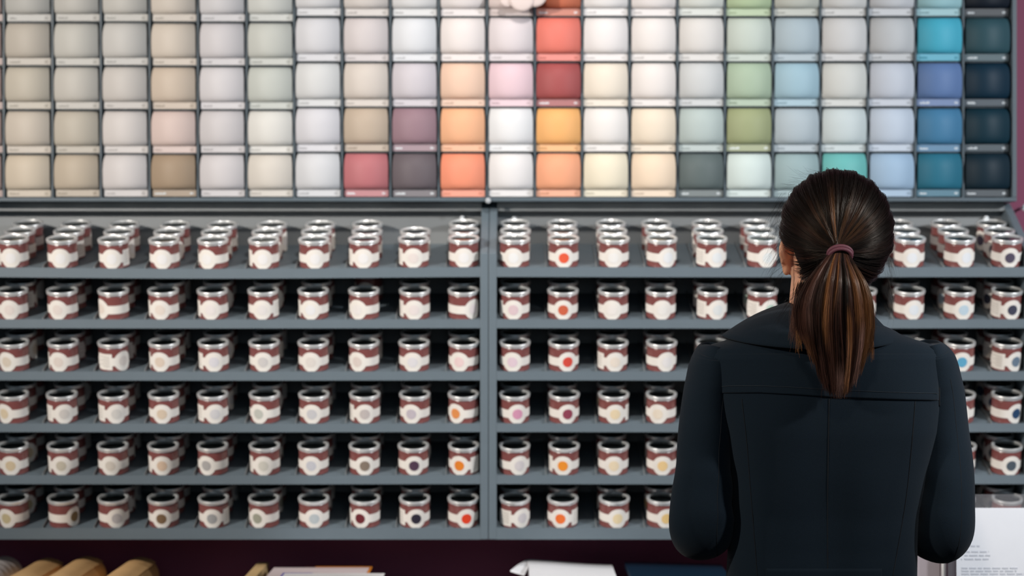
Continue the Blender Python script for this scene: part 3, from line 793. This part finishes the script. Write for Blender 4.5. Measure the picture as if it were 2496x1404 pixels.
sm = body.modifiers.new('smooth', 'SMOOTH'); sm.factor = .5; sm.iterations = 4
for sx in (-1, 1):
    rel(MB().ball(hc+Vector((sx*.030, .083, .004)), (.0125, .0125, .0125)).build('eye', M['eye'], smooth=True))
rel(MB().ball(hc+Vector((0, .094, -.058)), (.022, .008, .0065)).build('lips', M['lip'], smooth=True))
# trousers and shoes below the hem
m = MB()
for sx in (-1, 1):
    x = person.location.x+sx*.088
    m.tube([(x, -.68, .84), (x, -.682, .70), (x, -.68, .48), (x, -.685, .30), (x, -.69, .07)], [.094, .086, .066, .060, .056], 24)
rel(m.build('trousers', M['trouser'], smooth=True, auto=60))
for sx in (-1, 1):
    x = person.location.x+sx*.09; m = MB()
    m.tube([(x, -.735, .055), (x, -.70, .058), (x, -.64, .045), (x, -.57, .030), (x, -.53, .022)], [(.050, .034), (.055, .038), (.042, .042), (.028, .043), (.016, .030)], 20, up=Vector((0, 0, 1)))
    m.box(x-.035, x+.035, -.745, -.52, 0, .014)
    rel(m.build('shoe', M['shoe'], smooth=True, auto=50))

# ------------------------------------------------------------------ hair
HC = np.array(wp(2034, 563, -.700)); HR = np.array([.0915, .106, .0985])
def hsurf(d, off):
    """d (...,3) unit directions -> point on the hair shell; the shell narrows towards the nape"""
    z = d[..., 2]; low = np.clip((-z-.15)/.85, 0, 1)
    rx_ = HR[0]*(1-.22*low**1.8); rz_ = np.where(z < 0, HR[2]*1.22, HR[2]); ry_ = HR[1]*(1-.25*low**1.5)
    P_ = np.stack([d[..., 0]*(rx_+off), d[..., 1]*(ry_+off), z*(rz_+off)], -1)
    return HC+P_
TIE = np.array(P(2045, 612, -.822)); td = (TIE-HC)/HR; td[1] = -abs(td[1]); 
tz = (TIE[2]-HC[2])/(HR[2]*1.22); txx = (TIE[0]-HC[0])/HR[0]; td = np.array([txx, -math.sqrt(1-txx**2-tz**2), tz])
def unit_(v): return v/np.linalg.norm(v, axis=-1, keepdims=True)
def strands_mesh(name, pts, rad, cols, taper=.5, sides=3):
    """pts (N,S,3), rad (N,), cols (N,S,3)"""
    N_, S_, _ = pts.shape
    t = np.gradient(pts, axis=1); t = unit_(t+1e-9); ref = np.array([.13, -1, .21]); ref = ref/np.linalg.norm(ref)
    u = unit_(np.cross(t, ref)+1e-9); v = np.cross(t, u)
    s = np.linspace(0, 1, S_)[None, :, None]; r = rad[:, None, None]*(1-(1-taper)*s**2)*np.clip(.25+s*9, 0, 1)
    vs = []
    for k in range(sides):
        a = 2*PI*k/sides; vs.append(pts+u*r*math.cos(a)+v*r*math.sin(a))
    V = np.stack(vs, 2).reshape(-1, 3)
    idx = np.arange(N_*S_*sides).reshape(N_, S_, sides)
    fs = []
    for k in range(sides):
        k2 = (k+1) % sides
        fs.append(np.stack([idx[:, :-1, k], idx[:, :-1, k2], idx[:, 1:, k2], idx[:, 1:, k]], -1).reshape(-1, 4))
    F = np.concatenate(fs)
    me = bpy.data.meshes.new(name); me.vertices.add(len(V)); me.vertices.foreach_set('co', V.astype(np.float32).ravel())
    me.loops.add(F.size); me.loops.foreach_set('vertex_index', F.astype(np.int32).ravel())
    me.polygons.add(len(F)); me.polygons.foreach_set('loop_start', np.arange(0, F.size, 4, dtype=np.int32))
    me.update(calc_edges=True); me.polygons.foreach_set('use_smooth', np.ones(len(F), bool))
    at = me.color_attributes.new('tint', 'FLOAT_COLOR', 'POINT')
    C_ = np.repeat(cols[:, :, None, :], sides, 2).reshape(-1, 3); C_ = np.concatenate([C_, np.ones((len(C_), 1))], 1)
    at.data.foreach_set('color', C_.astype(np.float32).ravel())
    me.materials.append(M['hair']); o = bpy.data.objects.new(name, me); COL.objects.link(o); return rel(o)
DARK = np.array([.0085, .0060, .0055]); BRN = np.array([.055, .023, .016]); CAR = np.array([.80, .34, .125]); MAU = np.array([.42, .23, .18])
# cap under the strands
m = MB(); nn, mm = 64, 40; vs = []; fs = []
dirs = []
for j in range(mm+1):
    for k in range(nn):
        p_, a = PI*j/mm, 2*PI*k/nn; dirs.append((math.sin(p_)*math.cos(a), math.sin(p_)*math.sin(a), math.cos(p_)))
dirs = np.array(dirs)
def keep(d):   # where hair grows: not the face, not the neck front, opened at the ear
    x, y, z = d[..., 0], d[..., 1], d[..., 2]
    k = (y < .25+.55*np.clip(z, -.2, 1)) & (z > -.88)
    return k & ~((z < -.25) & (y > .05)) & ~((z < -.10) & (np.abs(x) > .80) & (y > -.30) & (z > -.75) & (x < 0))
capv = hsurf(dirs, -.004); kp = keep(dirs)
for j in range(mm):
    for k in range(nn):
        q = (j*nn+k, (j+1)*nn+k, (j+1)*nn+(k+1) % nn, j*nn+(k+1) % nn)
        if all(kp[list(q)]): fs.append(q)
cap = rel(MB().add([tuple(v) for v in capv], fs).build('hair_cap', M['haircap'], smooth=True))
so = cap.modifiers.new('thick', 'SOLIDIFY'); so.thickness = .004; so.offset = -1
# strands swept over the head to the tie
N1 = 9500
d0 = unit_(rng.normal(size=(N1*4, 3))); d0 = d0[keep(unit_(d0+rng.normal(size=d0.shape)*.075))]
edge = (np.abs(d0[:, 1]-(.2+.5*d0[:, 2])) < .25)
d0 = d0[(rng.random(len(d0)) < np.where(edge, 1., .8))][:N1]; N1 = len(d0)
Sg = 14; s = np.linspace(0, 1, Sg)
cosA = np.clip(d0@td, -1, 1); A = np.arccos(cosA)[:, None]
w0 = np.sin((1-s)[None]*A)/np.sin(A); w1 = np.sin(s[None]*A)/np.sin(A)
D = unit_(w0[..., None]*d0[:, None]+w1[..., None]*td)
# angle round the tie -> lock structure
e1 = unit_(np.cross(td, [0, 0, 1.])); e2 = np.cross(e1, td)
ang = np.arctan2(d0@e2, d0@e1)
def locks(a, seed, f): 
    return np.sin(a*f+seed)+.6*np.sin(a*f*2.3+seed*2.1)+.4*np.sin(a*f*4.7+seed*.7)
fall = (A*(1-s)[None])                                         # angular distance to the tie along the strand
lk = locks(ang, 1.3, 17)[:, None]
lift = .0012*lk*np.clip(fall/.5, 0, 1)+.0012*rng.normal(size=(N1, 1))*np.clip(fall, .2, 1)
up_ = np.clip(D[..., 2], 0, 1)
lift += .0055*up_**2*np.sin(np.clip(fall, 0, 2.2)*1.5)          # volume on the crown
near = np.exp(-(fall/.22)**2)
pts = hsurf(D, lift+.001+.010*near[..., ]*0)
# gather into the tie
tgt = TIE+np.array([0, .012, 0])+np.stack([.014*np.cos(ang), 0*ang, .011*np.sin(ang)], -1)*rng.random((N1, 1))**.4
g_ = np.clip(1-fall/.42, 0, 1)[..., None]**1.5
pts = pts*(1-g_)+tgt[:, None]*g_
side_ = np.cross(D, td); ws = .0012*np.sin(s*PI)[None, :, None]*rng.normal(size=(N1, 1, 1)); pts = pts+unit_(side_+1e-9)*ws
hl = np.clip(locks(ang, 4.0, 11)*.45+rng.normal(size=N1)*.38, 0, 1)*.8
band = np.exp(-((fall-.55)/.45)**2)
col = DARK*(1-.25*rng.random((N1, 1, 1)))+(BRN*1.0-DARK)*(hl[:, None, None]*band[..., None]*.9)
# caramel dye streaks above the tie; side streaks also paint sheen into the colour
for a0_, wid, amt in ((PI/2-.10, .035, .70), (PI/2+.33, .03, .16), (PI/2+.62, .04, .10), (PI/2+.80, .05, .13), (PI/2+.98, .04, .10), (PI/2-.45, .04, .07), (PI/2-.62, .04, .08), (PI/2+1.20, .07, .11), (PI/2-1.0, .08, .05)):
    da = np.abs((ang-a0_+PI) % (2*PI)-PI); st_ = np.exp(-(da/wid)**2)*amt*(.4+.6*rng.random(N1))
    bb = np.exp(-((fall-.45)/.33)**2)
    col = col+(CAR*.8-col)*(st_[:, None]*bb)[..., None]
strands_mesh('swept_hair', pts, rng.uniform(.00026, .00042, N1), col, taper=.8)
# ponytail
LY = [612, 640, 665, 690, 725, 760, 800, 850, 900, 940, 955, 966]
LL = [2022, 2000, 1982, 1965, 1948, 1941, 1946, 1968, 1996, 2012, 2026, 2046]
LR = [2068, 2080, 2096, 2110, 2120, 2125, 2126, 2119, 2099, 2074, 2064, 2052]
N2 = 6500; S2 = 22
u = np.clip(rng.normal(size=N2)*.52, -1, 1); far = rng.random(N2) < .45; u = np.where(far, rng.uniform(-1, 1, N2), u)
v = rng.uniform(-1, 1, N2)*np.sqrt(np.maximum(.05, 1-u**2)); v = np.where(rng.random(N2) < .5, -np.abs(v)**.5*np.sqrt(np.maximum(.05, 1-u**2)), v)
ENDY = np.zeros(N2)
WL = np.interp(np.arange(600, 990), LY, LL); WR = np.interp(np.arange(600, 990), LY, LR)
tt = np.linspace(0, 1, S2)
# strands keep a wider spread than the outline; each one ends where it meets the outline
WLs = [2024, 2000, 1980, 1963, 1947, 1940, 1941, 1952, 1968, 1982, 1988, 1992]
WRs = [2068, 2082, 2098, 2111, 2121, 2125, 2126, 2121, 2110, 2098, 2092, 2088]
yy = np.arange(612, 968)
cxs = (np.interp(yy, LY, WLs)+np.interp(yy, LY, WRs))/2; hw = (np.interp(yy, LY, WRs)-np.interp(yy, LY, WLs))/2
cxo_l = np.interp(yy, LY, LL); cxo_r = np.interp(yy, LY, LR)
for i in range(N2):
    xs_ = cxs+u[i]*hw; bad = np.where(((xs_ < cxo_l-3) | (xs_ > cxo_r+3)) & (yy > 800))[0]
    e = yy[bad[0]] if len(bad) else 966
    ENDY[i] = min(e, 966-abs(rng.normal())*9)-abs(rng.normal())*15+rng.normal()*7
    if rng.random() < .22: ENDY[i] -= rng.random()*120
    if rng.random() < .02: ENDY[i] += rng.random()*14
ENDY = np.clip(ENDY, 760, 972)
py = 612+(ENDY-612)[:, None]*tt[None]
splay = rng.normal(size=(N2, 1))*3.6*np.clip((py-760)/200, 0, 1)**1.5
cx_ = np.interp(py, yy, cxs)+splay; hw_ = np.interp(py, yy, hw)
clump = .035*np.sin(u*38+1.2)[:, None]*np.clip((py-680)/200, 0, 1)
wv = .018*np.sin(py/47+u[:, None]*5)+rng.normal(size=(N2, 1))*.03*np.clip((py-640)/150, 0, 1)
uu = u[:, None]+clump+wv
px = cx_+uu*hw_
pr0 = np.clip((py-612)/60, 0, 1)
yc_ = np.interp(py, [612, 640, 680, 740, 800, 880, 970], [-.826, -.848, -.858, -.858, -.852, -.842, -.832])
th_ = np.interp(py, [612, 640, 700, 780, 880, 970], [.010, .014, .022, .024, .017, .008])
y = yc_+v[:, None]*th_+.0035*np.sin(u*23+2)[:, None]*pr0
Dp = y-CAMY
pts = np.stack([(px-CX)*Dp/FPX, y, CAMZ-(py-CY)*Dp/FPX], -1)
base_ = DARK*1.2+(BRN*1.3-DARK)*np.clip(.5+.5*locks(u, 2.2, 9)+rng.normal(size=N2)*.35, 0, 1)[:, None]
col = np.repeat(base_[:, None, :], S2, 1)
for u0, wid, c_, amt, y0, y1 in ((-.28, .055, CAR, .95, 625, 800), (-.20, .04, CAR, .5, 700, 830), (.06, .03, CAR, .55, 625, 740), (-.62, .07, MAU, .75, 640, 800), (-.85, .10, BRN*3, .7, 640, 850),
                             (.62, .06, CAR*.7, .55, 640, 800), (.86, .12, CAR*.6, .70, 660, 900), (.35, .05, MAU, .5, 820, 965), (.72, .10, MAU, .8, 800, 965), (.40, .03, CAR*.9, .7, 760, 965), (-.45, .12, BRN*3, .5, 860, 965),
                             (.12, .16, MAU*1.2, .75, 905, 965), (-.02, .03, CAR*.6, .4, 700, 900), (-.8, .1, CAR*.5, .6, 830, 930)):
    win = np.exp(-((u-u0)/wid)**2)[:, None]*np.clip((py-y0+20)/45, 0, 1)*np.clip((y1+30-py)/60, 0, 1)*amt*(.35+.65*rng.random((N2, 1)))
    col = col+(c_-col)*win[..., None]
strands_mesh('ponytail', pts, rng.uniform(.00028, .00046, N2), col, taper=.35)
# the loose lock below the ear and the nape hairs
def loose(name, starts, ends, n, spread0, spread1, ybase, r=.0003, tint=None, sag=0, seg=14):
    ts = np.linspace(0, 1, seg)[None, :, None]
    a = np.array(starts, float)[None, None]; b_ = np.array(ends, float)[None, None]
    j0 = rng.normal(size=(n, 1, 2))*spread0; j1 = rng.normal(size=(n, 1, 2))*spread1
    q = (a+j0)*(1-ts)+(b_+j1)*ts
    q[..., 0] += sag*np.sin(PI*ts[..., 0])*(1+.3*rng.normal(size=(n, 1)))+2*np.sin(ts[..., 0]*6+rng.random((n, 1))*6)*ts[..., 0]
    ln = (.75+.25*rng.random((n, 1))); q = a+j0+(q-a-j0)*ln[..., None]
    yv = np.interp(ts[0, :, 0], np.linspace(0, 1, len(ybase)), ybase)[None]+.002*rng.normal(size=(n, 1))
    Dq = yv-CAMY; pt = np.stack([(q[..., 0]-CX)*Dq/FPX, yv+0*q[..., 0], CAMZ-(q[..., 1]-CY)*Dq/FPX], -1)
    t0, t1 = tint or (DARK, DARK)
    cc = t0+(t1-t0)*ts+0*pt
    return pt, np.full(n, r)*(.8+.4*rng.random(n)), cc
def merge(name, parts, taper=.3):
    pt = np.concatenate([p[0] for p in parts]); r = np.concatenate([p[1] for p in parts]); c_ = np.concatenate([p[2] for p in parts])
    return strands_mesh(name, pt, r, c_, taper)
merge('loose_lock', [loose('', (1962, 690), (1936, 835), 260, (9, 6), (8, 14), [-.775, -.79, -.805, -.812], tint=(DARK, BRN*2.2), sag=-8),
                     loose('', (1955, 740), (1950, 848), 120, (7, 8), (5, 12), [-.79, -.81, -.815], tint=(BRN, CAR*.45), sag=-4)])
merge('loose_lock', [loose('', (2118, 760), (2126, 880), 40, (2, 6), (2, 8), [-.85, -.85, -.84], tint=(BRN, CAR*.5), sag=4)])
merge('nape_hair', [loose('', (1955+i*17, 752), (2010+i*4, 640), 230, (9, 12), (8, 8), [-.748-.012*min(i, 6), -.79, -.80, -.812], tint=(DARK, DARK)) for i in range(9)], taper=.8)
fl = []
for i in range(26):
    y0 = 470+i*8; fl.append(loose('', (1912-8*math.sin(i/8), y0), (1885-random.random()*30, y0+35+random.random()*70), 4, (4, 4), (9, 14), [-.71, -.72, -.72], r=.00011, sag=-6))
for i in range(14):
    fl.append(loose('', (2162, 600+i*9), (2168+random.random()*14, 690+i*8), 3, (3, 4), (5, 12), [-.72, -.73, -.73], r=.00011, sag=6))
for i in range(16):
    x0 = 1925+i*12; fl.append(loose('', (x0, 470-50*math.sin((x0-1900)/270*PI)), (x0-28-random.random()*20, 462-60*math.sin((x0-1900)/270*PI)+random.random()*20), 4, (4, 3), (10, 8), [-.71, -.72, -.72], r=.00011, sag=-4))
for i in range(10):
    fl.append(loose('', (1950-i*2, 700+i*4), (1900-random.random()*30, 760+i*8), 3, (4, 4), (12, 12), [-.77, -.79, -.80], r=.00011, sag=-5))
for i in range(12):
    fl.append(loose('', (2000+i*9, 860), (1990+i*9, 975+random.random()*12), 3, (5, 6), (12, 8), [-.85, -.845, -.84], r=.00012, tint=(BRN, BRN)))
for i0, i1 in ((0, 26), (26, 40), (40, 56), (56, 66), (66, 78)): merge('flyaway_hair', fl[i0:i1])
# hair elastic
m = MB()
for k, (rr_, dz_) in enumerate(((.0190, 0), (.0178, -.004))):
    pts_ = []
    for i in range(41):
        a = 2*PI*i/40; pts_.append(Vector((TIE[0]+rr_*math.cos(a), TIE[1]-.010-k*.004+.006*math.sin(a)*-1, TIE[2]-.004+dz_+rr_*.62*math.sin(a))))
    m.tube(pts_, .0032, 10, caps=False)
rel(m.build('hair_elastic', M['tie'], smooth=True))
